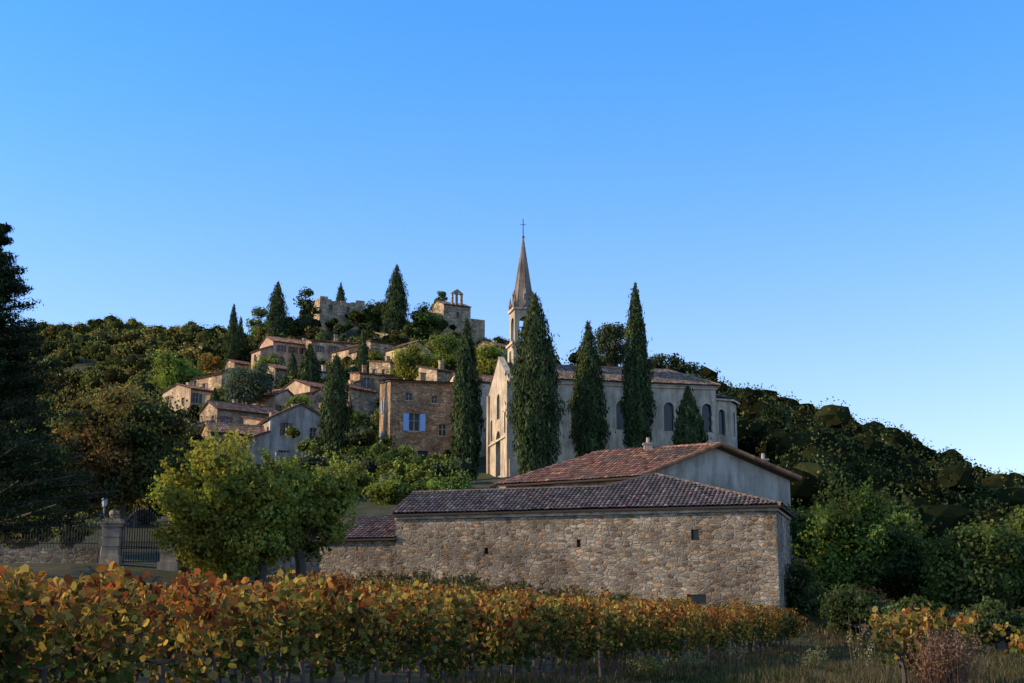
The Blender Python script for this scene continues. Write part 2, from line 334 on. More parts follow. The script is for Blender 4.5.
# px, eave py, dist, w, d, yaw, wall h, rise, wall mat, tile, axis, shutters
HS=[("village_house",474,386,160,5,6,24,6.5,1.2,PL_W,RB,'x',BLUE),
("village_house",313,392,205,7,7,48,6,1.3,PL_O,RT,'x',BROWN),
("village_house",296,347,262,12,6,34,5.5,1.3,PL_P,RO,'x',BROWN),
("village_house",330,345,258,8,5,20,5,1.2,STONE_F,RB,'m',BROWN),
("village_house",352,352,248,5,5,-48,5,.9,PL_O,RB,'x',WHITE),
("village_house",211,352,290,5.5,5,42,4,1,PL_W,RT,'x',BROWN),
("village_house",190,393,215,5,7,50,4.5,1,PL_O,RT,'x',BROWN),
("village_house",216,378,228,8,4,-40,4,1,STONE_F,RO,'m',BROWN),
("village_house",240,414,185,9,5,38,4,1.2,STONE_F,RB,'x',BROWN),
("village_house",292,424,168,7,8,22,4.5,1.8,PL_F,RB,'y',BROWN),
("village_house",264,400,195,8,5,-30,4,1.1,PL_O,RT,'x',BROWN),
("village_house",345,393,192,5,7,50,5,1.2,STONE_F,RT,'x',BROWN),
("village_house",372,378,200,5,6,20,5,1.1,STONE_B,RB,'m',BROWN),
("village_house",408,350,228,5.5,5,-50,4.5,1,PL_O,RT,'x',BROWN),
("village_house",440,374,185,4,4,40,6,1,STONE_F,RB,'m',BROWN),
("village_house",497,350,230,6,5,38,4,1,STONE_F,RB,'x',BROWN),
("village_house",243,436,165,9,4,30,3.5,1.2,STONE_B,RO,'x',BROWN),
("village_house",390,366,212,4,5,44,5,.8,STONE_F,RT,'m',BROWN),
("village_house",325,415,178,6,4,-42,3.5,.9,STONE_B,RB,'m',BROWN),
("village_house",285,372,230,6,4,40,4,.9,STONE_F,RT,'x',BROWN),
("village_house",228,400,203,5,4,52,3.5,.8,STONE_B,RT,'m',BROWN),
("village_house",318,374,224,5,4,30,4,.8,PL_W,RB,'m',BROWN),
("village_house",377,345,244,5,4,36,3.5,.8,STONE_F,RB,'m',BROWN),
("village_house",424,362,208,4.5,4,48,4,.8,PL_O,RT,'x',BROWN),
("village_house",268,424,176,4.5,4,46,3.3,.8,STONE_F,RT,'m',BROWN),
("village_house",240,366,262,5,4,44,3.5,.8,STONE_F,RT,'x',BROWN),
]
CY=[(535,297,474,126,50,10000,3.4),(588,325,468,130,38,7500,2.5),(635,287,460,131,31,8000,2.7),(688,390,462,130,36,5000,1.8),(467,322,480,128,30,6500,3.4),
(337,356,452,150,32,5000,2.8),(278,283,342,285,24,3000,2.8),(341,284,318,300,14,1500,2),(397,266,334,290,28,3500,2.8),(234,306,368,265,15,2200,2.6),(241,318,366,268,12,1500,2),
(363,332,386,215,14,2200,2.2),(310,346,390,215,24,3000,2.4),(293,352,386,225,12,1500,2),(215,390,424,190,15,1800,2.4),(385,322,345,285,10,800,2),(327,332,352,262,12,900,2)]
# terrain control points
pts=[]
def cp(px,py,D): pts.append(tuple(px2world(px,py,D)))
for h in HS:
    p=px2world(h[1],h[2],h[3]);pts.append((p[0],p[1],p[2]-h[7]))
for c in CY: cp(c[0],c[2],c[3])
for a in [(-300,380,400),(-100,368,400),(30,352,400),(130,345,400),(215,350,380),(300,334,310),(345,324,300),(405,335,300),(455,334,300),(500,372,270),
 (560,385,240),(630,395,230),(0,455,250),(100,425,250),(170,405,245),(-150,470,250),(50,500,140),(-150,520,140),(150,480,140),(560,475,133),(640,472,140),(745,468,145),(500,480,136),
 (700,415,220),(760,430,220),(820,447,220),(870,465,215),(930,497,210),(1000,525,200),(1100,550,200),(850,560,130),(950,590,130),(1050,600,130),(820,592,95),(920,612,95),
 (450,510,108),(600,560,100),(250,556,92),(112,560,70),(0,562,70),(-100,565,70),(230,572,72),(330,582,79),(600,606,77),(778,614,75),(420,482,148),(455,475,150)]: cp(*a)
pts+=[(0,0,0),(-10,12,0),(10,12,0),(-.2,27,0),(6,47,.05),(13.5,69,.12),(25,60,.1),(15,30,0),(40,40,0),(-14,50,1.3),(-25,50,1.5),(-12,30,.4),(-22,30,.5),(30,85,1.0),
 (60,320,25),(130,330,5),(0,420,45),(-60,450,60),(-200,540,60),(-380,500,50),(-160,700,20),(100,600,0),(-300,200,20),(200,200,0),(-100,50,2),(-60,20,0),(0,-60,0),(-200,-100,0),(200,-100,0)]
for k in range(16):
    a=k/16*2*np.pi;pts.append((900*np.cos(a),200+900*np.sin(a),0));pts.append((3000*np.cos(a),3000*np.sin(a),-2))
PT=np.array(pts);nP=len(PT)
# smoothing radius: gentle where the control points are sparse, tight near the vineyard
PC=np.clip((PT[:,1]-80)*.08,.5,9.);PC[np.hypot(PT[:,0],PT[:,1])>600]=9
def PHI(d): return np.sqrt(d*d+PC[None,:]**2)
Dm=np.linalg.norm(PT[:,None,:2]-PT[None,:,:2],axis=2)
A=np.zeros((nP+1,nP+1));A[:nP,:nP]=-PHI(Dm)+np.eye(nP)*2.5;A[:nP,nP]=1;A[nP,:nP]=1
w_=np.linalg.solve(A,np.append(PT[:,2],0))
def zt(x,y):
    x=np.asarray(x,float);y=np.asarray(y,float);sh=x.shape;x=x.ravel();y=y.ravel();o=np.empty(len(x))
    for i in range(0,len(x),20000):
        dd=np.hypot(x[i:i+20000,None]-PT[None,:,0],y[i:i+20000,None]-PT[None,:,1]);o[i:i+20000]=-PHI(dd)@w_[:nP]+w_[nP]
    return o.reshape(sh)
def z1(x,y): return float(zt(np.array([x]),np.array([y]))[0])
# ground sheet
xs=np.concatenate([np.linspace(-4000,-320,16)[:-1],np.arange(-320,-60,7),np.arange(-60,60,2),np.arange(60,320,5),np.linspace(320,4000,16)])
ys=np.concatenate([np.linspace(-2500,-30,12)[:-1],np.arange(-30,110,2),np.arange(110,520,5),np.linspace(520,4500,18)])
X,Y=np.meshgrid(xs,ys,indexing='ij');Z=zt(X,Y);m=bpy.data.meshes.new('ground')
idx=np.arange(X.size).reshape(X.shape);fc=np.stack([idx[:-1,:-1],idx[1:,:-1],idx[1:,1:],idx[:-1,1:]],-1).reshape(-1,4)
m.from_pydata(np.stack([X,Y,Z],-1).reshape(-1,3).tolist(),[],fc.tolist());m.polygons.foreach_set('use_smooth',[True]*len(m.polygons))
gm,nt,o=newmat('ground_soil_grass');co=coords(nt);a=noise(nt,co,.05,6);b=noise(nt,co,.9,6);c=noise(nt,co,12,4)
g=mix(nt,ramp(nt,a,[(.4,(0,0,0)),(.6,(1,1,1))]),(.07,.065,.03),(.11,.09,.045));g=mix(nt,ramp(nt,b,[(.4,(0,0,0)),(.65,(1,1,1))]),g,(.04,.048,.018))
g=mix(nt,.7,g,ramp(nt,c,[(.3,(.5,.5,.5)),(.7,(1.3,1.3,1.3))]),'MULTIPLY');bsdf(nt,o,g,1,c,.6,.05);m.materials.append(gm)
go=bpy.data.objects.new('ground',m);sc.collection.objects.link(go)
# ================================================================ BUILDINGS
foot=[]
for i,h in enumerate(HS):
    p=px2world(h[1],h[2],h[3]);foot.append((p[0],p[1],max(h[4],h[5])*.6))
    ops=None
    if i==2:
        z=p[2];ops={0:[(1+k*2.3,z-4.9,1.5,2.1,'arch bare') for k in range(5)]+[(1.2+k*2.3,z-1.9,.9,1.2,'shut') for k in range(5)],3:[(1.2,z-2.4,1.2,1.5,'bare'),(3.5,z-2.4,1.2,1.5,'bare'),(2,z-5,1.6,2.1,'bare')]}
    house(h[0],p[0],p[1],h[4],h[5],math.radians(h[6]),p[2]-h[7]-3,p[2],h[8],np.array(h[9])*rng.uniform(.75,1.1),h[10] and h[9]) if False else house(h[0],p[0],p[1],h[4],h[5],math.radians(h[6]),p[2]-h[7]-3,p[2],h[8],h[9],tuple(np.array(h[10])*rng.uniform(.7,1.1)),seed=i+3,shutm=h[12],axis=h[11],ops=ops,chim=(i%3!=1))
# blue shuttered stone house
p=px2world(419,388,152);foot.append((p[0],p[1],6))
zE=p[2];zz=lambda py,D:px2world(420,py,D)[2]
house("stone_house",p[0],p[1],7.4,7.5,math.radians(14),zE-12,zE,1.0,STONE_B,RB,seed=2,shutm=BLUE,axis='m',ext=False,
 ops={0:[(2.0,zz(432,149),1.15,1.8,'shut'),(1.6,zz(402,149),.75,.75,'sill'),(4.4,zz(404,149),.6,.8,'sill'),(5.2,zz(436,149),.8,1.2,'sill'),(3.0,zE-9.4,1.1,2.1,'bare')],3:[(2,zE-2.6,.8,1.3,'shut'),(2,zE-6,.9,1.3,'shut')]})
# ---- barn
Apt=px2world(396,517,80);Bpt=px2world(776,510,74);yaw=math.atan2(Bpt[1]-Apt[1],Bpt[0]-Apt[0]);L=math.hypot(Bpt[0]-Apt[0],Bpt[1]-Apt[1])
e=empty('stone_barn',(Apt[0],Apt[1],0),yaw);W,G,Xf,S,R=MB(),MB(),MB(),MB(),MB();ze=7.45
wall(W,G,Xf,(0,0),(L,0),-1,ze,[(16.6,5.85,.4,.55,'bare'),(16.3,2.55,1.0,.5,'bare'),(10.4,5.6,.22,.4,'bare'),(5.2,5.3,.22,.35,'bare')],shut=S,rec=.35)
wall(W,G,Xf,(L,0),(L,6.8),-1,ze,[(2.5,2.0,1.1,2.1,'bare')]);wall(W,G,Xf,(L,6.8),(0,6.8),-1,ze,[]);wall(W,G,Xf,(0,6.8),(0,0),-1,ze,[])
W.add([(0,0,ze),(0,6.8,ze),(0,3.4,8.9)])
sl=.41;zf=lambda y:7.58+sl*(y+.35)
Af=(-.3,-.35,7.58);Bf=(L+.35,-.35,7.58);Cf=(13.7,5.5,zf(5.5));Ef=(11.3,3.4,zf(3.4));Ff=(-.3,3.4,zf(3.4));Gf=(L+.35,7.1,7.58);Hf=(11.3,7.1,7.58);If=(-.3,7.1,7.58)
bt=(.18,.125,.092)
tiles(R,[Af,Bf,Cf,Ef,Ff],bt,.25,.42,6,.075);tiles(R,[Bf,Gf,Cf],bt,.25);tiles(R,[Hf,Gf,Cf],bt,.25);tiles(R,[If,Hf,Ef,Ff],bt,.25);R.add([Cf,Ef,Hf],bt,1)
for a,b in ((Bf,Cf),(Cf,Gf),(Ff,Ef),(Ef,Cf)): ridgecap(R,a,b,bt)
K=MB();K.box((-.05,-.10,ze-.16),(L+.1,-.003,ze-.02));K.box((-.08,-.2,ze-.015),(L+.2,-.003,ze+.06))
K.box((L+.003,.0,ze-.16),(L+.1,6.8,ze-.02));K.build('cornice',[PL_F],e)
W.build('walls',[STONE],e);G.build('windows',[GLASS],e);R.build('roof',[TILE,DARKW],e)
# low annex at the left end
Q0=px2world(312,540,81.5);Q1=px2world(397,540,80.1);ya=math.atan2(Q1[1]-Q0[1],Q1[0]-Q0[0]);La=math.hypot(*(Q1-Q0)[:2])-.02
e=empty('stone_annex',(Q0[0],Q0[1],0),ya);W,G,R=MB(),MB(),MB();za=Q0[2]
wall(W,G,None,(0,0),(La,0),0,za,[]);wall(W,G,None,(La,0),(La,4),0,za,[]);wall(W,G,None,(La,4),(0,4),0,za+1.4,[]);wall(W,G,None,(0,4),(0,0),0,za,[])
W.add([(0,4,za),(0,0,za),(0,4,za+1.4)])
tiles(R,[(-.2,-.3,za+.02),(La,-.3,za+.02),(La,4.2,za+1.6),(1.0,4.2,za+1.6)],(.2,.12,.09),.25)
W.build('walls',[STONE],e);R.build('roof',[TILE,DARKW],e)
# ---- farmhouse behind
e=empty('farmhouse',(7.5,83,0));o0=np.array([7.5,83,0.])
def q(x,y,z): return tuple(np.array([x,y,z])-o0)
K_,L_,M_,N_=(7.5,83),(17.2,88),(-1,88),(3.7,96);W,G,Xf,S,R=MB(),MB(),MB(),MB(),MB();zk=9.95;zr=12.1
def s2(p): return (p[0]-7.5,p[1]-83)
wall(W,G,Xf,s2(K_),s2(L_),0,zk,[(8.6,7.2,.7,1.0,'sill')],shut=S);wall(W,G,Xf,s2(L_),s2(N_),0,zk+.4,[]);wall(W,G,Xf,s2(N_),s2(M_),0,zk,[]);wall(W,G,Xf,s2(M_),s2(K_),0,zk,[])
W.add([q(*K_,zk),q(*L_,zk),q(*L_,zk+.45),q(12.3,85.45,zr)])
fo=np.array([.25,-.4,0])
def pp(x,y,z,f=1): return q(x+fo[0]*f,y+fo[1]*f,z)
r1=[pp(-1.4,87.8,zk+.03),pp(7.1,82.8,zk+.03),pp(12.3,85.45,zr+.13),q(5.5,89.5,zr+.13)]
tiles(R,r1,(.33,.155,.085),.25);
tiles(R,[pp(17.6,88.2,zk+.45),q(4.0,96.2,zk+.45),q(5.5,89.5,zr+.13),pp(12.3,85.45,zr+.13)],(.38,.17,.09),.25)
tiles(R,[q(4.0,96.2,zk+.2),q(-1.4,87.8,zk+.03),q(5.5,89.5,zr+.13)],(.34,.15,.085),.25)
ridgecap(R,r1[2],r1[3],(.34,.17,.1));ridgecap(R,r1[1],r1[2],(.42,.19,.09),.12);ridgecap(R,pp(17.6,88.2,zk+.5),r1[2],(.45,.2,.09),.13);ridgecap(R,r1[0],r1[3],(.34,.17,.1))
W.build('walls',[PL_F],e);G.build('windows',[GLASS],e);R.build('roof',[TILE,DARKW],e);Xf.build('window_frames',[TRIM],e)
K=MB()
for (x,y,z) in ((15.6,88.0,11.0),(8.4,87.3,11.9)):
    a=np.array([x,y,z])-o0;K.box(a-[.25,.25,.8],a+[.25,.25,.55]);K.box(a+[-.32,-.32,.55],a+[.32,.32,.65])
    K.tube(a+[0,0,.65],a+[0,0,1.0],.12,.1,8)
K.build('chimneys',[PL_F],e)
# ---- church
th=math.radians(12.5);Nn=px2world(509,470,138)[:2]
e=empty('church',(Nn[0],Nn[1],0),th);W,G,T,R,Tw,Sp=MB(),MB(),MB(),MB(),MB(),MB()
zb,ze,zr=12.,25.6,28.0;LN=21.5;WN=10.
us=[(px2world(p_,400,140)[0]-Nn[0])/math.cos(th) for p_ in (575,620,668,707)]
us=[u*1.015 for u in us]
wall(W,G,None,(0,0),(LN,0),zb,ze,[(u-.55,20.9,1.1,2.9,'arch bare') for u in us],trim=T,rec=.35)
wall(W,G,None,(LN,0),(LN,WN),zb,ze,[]);wall(W,G,None,(LN,WN),(0,WN),zb,ze,[])
wall(W,G,None,(0,WN),(0,0),zb,ze,[(3.9,zb+4.5,2.2,4.6,'arch bare'),(4.3,22.3,1.4,2.6,'arch bare'),(1.2,20.5,.9,2.2,'arch bare'),(7.9,20.5,.9,2.2,'arch bare')],trim=T,rec=.4)
W.add([(0,WN,ze),(0,0,ze),(0,WN/2,zr+.6)]);W.add([(.5,0,ze),(.5,WN,ze),(.5,WN/2,zr+.6)])
T.add([(-.08,-.1,ze),(.55,-.1,ze),(.55,WN/2,zr+.75),(-.08,WN/2,zr+.75)]);T.add([(-.08,WN+.1,ze),(.55,WN+.1,ze),(.55,WN/2,zr+.75),(-.08,WN/2,zr+.75)])
for y in (0,WN-.7): W.box((-.22,y,zb),(-.003,y+.7,ze-.2))
T.box((-.16,.7,20.0),(-.003,WN-.7,20.2))
T.box((.0,-.28,ze-.12),(LN+.28,-.003,ze+.05));T.box((0,-.16,ze-.34),(LN+.16,-.004,ze-.125));W.box((0,-.2,zb),(LN,-.005,17.6))
for k in range(16):
    l=.55 if k%2 else .35;T.box((.0,-.025,18+k*.46),(l,-.004,18+k*.46+.42));T.box((LN-l,-.025,18+k*.46),(LN,-.004,18+k*.46+.42))
for u in (us[0]+us[1])/2,(us[1]+us[2])/2,(us[2]+us[3])/2: W.box((u-.3,-.3,zb),(u+.3,-.004,ze-.9))
Rc=(.24,.165,.115);ov=.4
a0=(.5,-ov,ze+.1);a1=(LN+ov,-ov,ze+.1);a2=(LN-3.5,WN/2,zr+.07);a3=(.5,WN/2,zr+.07);b0=(.5,WN+ov,ze+.1);b1=(LN+ov,WN+ov,ze+.1)
tiles(R,[a0,a1,a2,a3],Rc,.3,.5,4);tiles(R,[b0,b1,a2,a3],Rc,.3,.5,4);tiles(R,[a1,b1,a2],Rc,.3,.5,4)
for a,b in ((a3,a2),(a2,a1),(a2,b1)): ridgecap(R,a,b,Rc,.15)
ap=[(LN,1.2),(LN+2.2,1.6),(LN+3.6,3.6),(LN+3.6,6.4),(LN+2.2,8.4),(LN,8.8)];za=24.6
for i in range(5):
    l=math.dist(ap[i],ap[i+1]);wall(W,G,None,ap[i],ap[i+1],zb,za,[(l/2-.4,20.9,.8,2.6,'arch bare')] if l>1.5 else [],trim=T,rec=.3)
    p0,p1=ap[i],ap[i+1];c=(LN-.5,5)
    ex=lambda p:(c[0]+(p[0]-c[0])*1.1,c[1]+(p[1]-c[1])*1.08,za+.08)
    tiles(R,[ex(p0),ex(p1),(LN-.3,5,za+1.6)],Rc,.3,.5,4)
    T.add([ex(p0)[:2]+(za-.2,),ex(p1)[:2]+(za-.2,),ex(p1)[:2]+(za-.02,),ex(p0)[:2]+(za-.02,)])
# tower
tx,ty,hw=2.6,WN/2,1.35;zs=px2world(520,309,143)[2];zt0=px2world(520,236,143)[2]
Cn=[(tx-hw,ty-hw),(tx+hw,ty-hw),(tx+hw,ty+hw),(tx-hw,ty+hw)]
zmid=px2world(520,346,143)[2]
for i in range(4): wall(Tw,G,None,Cn[i],Cn[(i+1)%4],26.2,zmid,[(.95,zmid-1.5,.8,1.0,'arch bare')],rec=.3,trim=T)
T.box((tx-hw-.18,ty-hw-.18,zmid),(tx+hw+.18,ty+hw+.18,zmid+.25))
hb=1.15
for sx in (-1,1):
    for sy in (-1,1):
        cx,cy=tx+sx*(hb-.22),ty+sy*(hb-.22);Tw.box((cx-.24,cy-.24,zmid+.25),(cx+.24,cy+.24,zs-.25))
Cb=[(tx-hb,ty-hb),(tx+hb,ty-hb),(tx+hb,ty+hb),(tx-hb,ty+hb)]
for i in range(4):
    P0=np.array([*Cb[i],0.]);P1=np.array([*Cb[(i+1)%4],0.]);d=(P1-P0)/(2*hb);n_=np.array([d[1],-d[0],0]);R_=hb-.46;zc=zs-.9-R_
    for off in (0,-.3):
        prev=None
        for k in range(13):
            t=math.pi*(1-k/12);u=hb+R_*math.cos(t);z=zc+R_*math.sin(t);cur=P0+d*u+[0,0,z]+n_*off;top=P0+d*u+[0,0,zs-.22]+n_*off
            if prev is not None: Tw.add([prev[0],cur,top,prev[1]])
            prev=(cur,top)
for k in range(6):
    rr=[.42,.36,.3,.27,.24,.12,.02];Tw.tube((tx,ty,zmid+1.2+k*.14),(tx,ty,zmid+1.2+(k+1)*.14),rr[k],rr[k+1],12,mat=1)
Tw.tube((tx-hb+.3,ty,zmid+2.05),(tx+hb-.3,ty,zmid+2.05),.06,.06,6,mat=1)
T.box((tx-hb-.2,ty-hb-.2,zs-.24),(tx+hb+.2,ty+hb+.2,zs))
for sx in (-1,1):
    for sy in (-1,1):
        cx,cy=tx+sx*(hb-.02),ty+sy*(hb-.02);Sp.box((cx-.16,cy-.16,zs+.003),(cx+.16,cy+.16,zs+.55));Sp.tube((cx,cy,zs+.55),(cx,cy,zs+1.5),.2,.01,4)
H=zt0-zs
for k in range(14):
    f0,f1=k/14,(k+1)/14;Sp.tube((tx,ty,zs+H*f0),(tx,ty,zs+H*f1),1.16*(1-f0)+.05,1.16*(1-f1)+.08,8)
for a in range(8):
    t=(a)*math.pi/4;Sp.tube((tx+1.2*math.cos(t),ty+1.2*math.sin(t),zs),(tx,ty,zt0),.07,.03,5)
    if a%2==0:
        t=a*math.pi/4+.001;c=(tx+.95*math.cos(t),ty+.95*math.sin(t));Sp.box((c[0]-.2,c[1]-.2,zs+.9),(c[0]+.2,c[1]+.2,zs+1.5));Sp.tube((c[0],c[1],zs+1.5),(c[0],c[1],zs+2.1),.28,.01,4)
core(Sp,(tx,ty,zt0+.05),(.16,.16,.16),(.3,.3,.3))
I=MB();I.tube((tx,ty,zt0),(tx,ty,zt0+2.0),.05,.04,6);I.tube((tx-.3*math.cos(th),ty+.3*math.sin(th),zt0+1.35),(tx+.3*math.cos(th),ty-.3*math.sin(th),zt0+1.35),.03,.03,6);I.build('cross',[IRON],e)
W.build('walls',[PL_CH],e);G.build('windows',[GLASS],e);T.build('stone_trim',[TRIM],e);R.build('roof',[TILE,DARKW],e);Tw.build('bell_tower',[PL_CH,IRON],e);Sp.build('spire',[PL_SP],e)
foot.append((10,143,14))
# ---- hilltop castle ruin and chapel
p=px2world(338,305,300);e=empty('castle_ruin',(p[0],p[1],0),math.radians(25));W,G=MB(),MB()
wall(W,G,None,(-5,-3),(5,-3),p[2]-12,p[2],[(2,p[2]-2,.8,1.2,'bare'),(6,p[2]-2.2,.7,1.3,'arch bare')]);wall(W,G,None,(5,-3),(5,3),p[2]-12,p[2],[]);wall(W,G,None,(5,3),(-5,3),p[2]-12,p[2]-.2,[]);wall(W,G,None,(-5,3),(-5,-3),p[2]-12,p[2],[(2,p[2]-2,.8,1.2,'bare')])
for x0,x1,hh in ((-5,-3.2,.9),(-3.198,-2.4,.35),(-.3,.9,.3),(2.0,3.1,.2),(3.102,5,.75)): W.box((x0,-2.998,p[2]-.01),(x1,-2.3,p[2]+hh))
W.box((-4.998,-2.29,p[2]-.01),(-4.4,2.9,p[2]+.6))
W.box((5.002,-2,p[2]-10),(10,3,p[2]-1.6));W.box((-1.6,.5,p[2]-.01),(1.5,3.002,p[2]+.9))
W.build('walls',[STONE_F],e);G.build('openings',[GLASS],e)
p=px2world(450,309,300);e=empty('hilltop_chapel',(p[0],p[1],0),math.radians(28));W,G,R=MB(),MB(),MB();z=p[2]
w2,d2=3.2,3.6
wall(W,G,None,(-w2,-d2),(w2,-d2),z-9,z,[(3,z-2.6,.6,1.3,'arch bare')]);wall(W,G,None,(w2,-d2),(w2,d2),z-9,z,[]);wall(W,G,None,(w2,d2),(-w2,d2),z-9,z,[]);wall(W,G,None,(-w2,d2),(-w2,-d2),z-9,z,[(3,z-3,.8,1.6,'arch bare')])
W.add([(-w2,d2,z),(-w2,-d2,z),(-w2,0,z+1.3)]);W.add([(w2,d2,z),(w2,-d2,z),(w2,0,z+1.3)])
tiles(R,[(-w2-.1,-d2-.3,z),(w2+.2,-d2-.3,z),(w2+.2,0,z+1.45),(-w2-.1,0,z+1.45)],RG,.35,.6,4);tiles(R,[(-w2-.1,d2+.3,z),(w2+.2,d2+.3,z),(w2+.2,0,z+1.45),(-w2-.1,0,z+1.45)],RG,.35,.6,4)
# bell gable faces the valley
for x in (-1.3,-.25,.9): W.box((x,-d2-.02,z-.2),(x+.4,-d2+.6,z+2.6))
W.box((-1.4,-d2-.06,z+2.6),(1.4,-d2+.65,z+2.85))
for y in (-d2-.02,-d2+.6): W.add([(-1.3,y,z+2.85),(1.3,y,z+2.85),(0,y,z+3.7)])
W.add([(-1.3,-d2-.02,z+2.85),(-1.3,-d2+.6,z+2.85),(0,-d2+.6,z+3.7),(0,-d2-.02,z+3.7)]);W.add([(1.3,-d2-.02,z+2.85),(1.3,-d2+.6,z+2.85),(0,-d2+.6,z+3.7),(0,-d2-.02,z+3.7)])
W.box((w2+.003,-2.5,z-9),(w2+4,2.5,z-2.2));W.box((-w2-3.6,-2.8,z-9),(-w2-.003,1.8,z-1.9))
W.build('walls',[STONE_F],e);G.build('openings',[GLASS],e);R.build('roof',[TILE,DARKW],e)
def wallrun(name,P,h,t=.5,mat=STONE_F,crest=.15):
    mb=MB();P=[np.array(p,float) for p in P];o0=P[0]
    for a,b in zip(P[:-1],P[1:]):
        d=b-a;Ln=np.linalg.norm(d[:2]);k=max(1,int(Ln/1.2));n=np.array([-d[1],d[0],0])/Ln*t/2
        prev=None
        for i in range(k+1):
            c=a+d*i/k;top=c[2]+h+rng.uniform(-crest,crest)
            cur=[c-n,c+n,top]
            if prev is not None:
                a0,a1,b0,b1=prev[0],prev[1],cur[0],cur[1];f=lambda p,z:np.array([p[0],p[1],z]);zb0=min(prev[0][2],b0[2])-2.5;
                mb.add([f(a0,zb0),f(b0,zb0),f(b0,cur[2]),f(a0,prev[2])]);mb.add([f(a1,zb0),f(b1,zb0),f(b1,cur[2]),f(a1,prev[2])]);mb.add([f(a0,prev[2]),f(b0,cur[2]),f(b1,cur[2]),f(a1,prev[2])])
                if i==1: mb.add([f(a0,zb0),f(a1,zb0),f(a1,prev[2]),f(a0,prev[2])])
                if i==k: mb.add([f(b0,zb0),f(b1,zb0),f(b1,cur[2]),f(b0,cur[2])])
            prev=cur
    return mb.build(name,[mat],loc=tuple(o0))
def onT(px,D,dz=0):
    s=px2world(px,500,D);return (s[0],s[1],z1(s[0],s[1])+dz)
for a in ([(230,192),(275,188),(330,184)],[(362,282),(400,278),(440,276)],[(270,246),(310,242),(355,236)],[(345,178),(375,172)],[(395,205),(440,200)],[(200,205),(232,200)]):
    wallrun('terrace_wall',[onT(*k) for k in a],2.3)
# ---- estate wall, gate, fence
wallrun('boundary_wall',[onT(-60,70),onT(102,70)],.7,.4,STONE,.02)
wallrun('stone_wall',[onT(181,70.3),onT(200,71),onT(245,74),onT(318,80)],1.5,.45,STONE,.06)
def pillar(px,pt,D):
    t=px2world(px,pt,D);g=z1(t[0],D);mb=MB();x,y=t[0],D;o0=(x,y,g);h=t[2]-g
    mb.box((x-.5,y-.5,g-1),(x+.5,y+.5,g+.35));mb.box((x-.4,y-.4,g+.35),(x+.4,y+.4,g+h-.45));mb.box((x-.5,y-.5,g+h-.45),(x+.5,y+.5,g+h-.3));mb.box((x-.58,y-.58,g+h-.3),(x+.58,y+.58,g+h-.18))
    mb.box((x-.42,y-.42,g+h-.18),(x+.42,y+.42,g+h-.05));
    for k in range(5):
        a0,a1=k/5*math.pi,(k+1)/5*math.pi
        mb.tube((x,y,g+h+.2-.22*math.cos(a0)),(x,y,g+h+.2-.22*math.cos(a1)),.22*math.sin(a0)+.02,.22*math.sin(a1)+.02,10)
    for z in np.arange(g+.8,g+h-.6,.45): mb.box((x-.43,y-.43,z),(x+.43,y+.43,z+.38))
    return mb.build('gate_pillar',[PL_F],loc=o0)
pillar(114,518,70);pillar(172,516,70)
a=px2world(121,520,70);b=px2world(165,520,70);g=z1(a[0],70);mb=MB();nb=16
for i in range(nb+1):
    f=i/nb;x=a[0]+.1+(b[0]-a[0]-.2)*f;h=1.9+.75*math.sin(math.pi*f)
    mb.tube((x,70,g+.05),(x,70,g+h),.022,.022,5);mb.tube((x,70,g+h),(x,70,g+h+.16),.035,.003,4)
    if i<nb:
        f2=(i+1)/nb;x2=a[0]+.1+(b[0]-a[0]-.2)*f2
        for k in (.75,1.05,.1): mb.tube((x,70.0,g+k),(x2,70,g+k),.02,.02,4)
        mb.tube((x,70,g+1.75+.75*math.sin(math.pi*f)),(x2,70,g+1.75+.75*math.sin(math.pi*f2)),.025,.025,4)
        cx=(x+x2)/2
        for k in range(8):
            t0,t1=k*math.pi/4,(k+1)*math.pi/4;mb.tube((cx+.05*math.cos(t0),70,g+.9+.08*math.sin(t0)),(cx+.05*math.cos(t1),70,g+.9+.08*math.sin(t1)),.01,.01,4)
mb.build('iron_gate',[IRON],loc=(a[0],70,g))
mb=MB();p0=onT(-60,70);p1=onT(100,70)
for i in range(56):
    f=i/55;x=p0[0]+(p1[0]-p0[0])*f;z=z1(x,70)
    mb.tube((x,70,z+.7),(x,70,z+1.9),.016,.016,4);mb.tube((x,70,z+1.9),(x,70,z+2.05),.028,.002,4)
for dz in (.95,1.75): 
    for i in range(10):
        xa=p0[0]+(p1[0]-p0[0])*i/10;xb=p0[0]+(p1[0]-p0[0])*(i+1)/10;mb.tube((xa,70,z1(xa,70)+dz),(xb,70,z1(xb,70)+dz),.02,.02,4)
mb.build('iron_fence',[IRON],loc=p0)
t=px2world(105,497,72);g=z1(t[0],72);mb=MB();x,y,z=t[0],72,t[2]
mb.tube((x,y,g-.3),(x,y,g+.6),.1,.08,8);mb.tube((x,y,g+.6),(x,y,z-.55),.05,.04,8);mb.tube((x,y,z-.55),(x,y,z-.48),.04,.11,6)
mb.tube((x,y,z-.48),(x,y,z-.15),.10,.16,6,mat=1);mb.tube((x,y,z-.15),(x,y,z),.2,.05,6);mb.tube((x,y,z),(x,y,z+.1),.03,.01,6)
mb.build('street_lamp',[WHITE,LAMPG],loc=(x,y,g))
wallrun('stone_wall',[onT(930,78),onT(1010,74),onT(1120,70)],1.0,.45,STONE,.08)
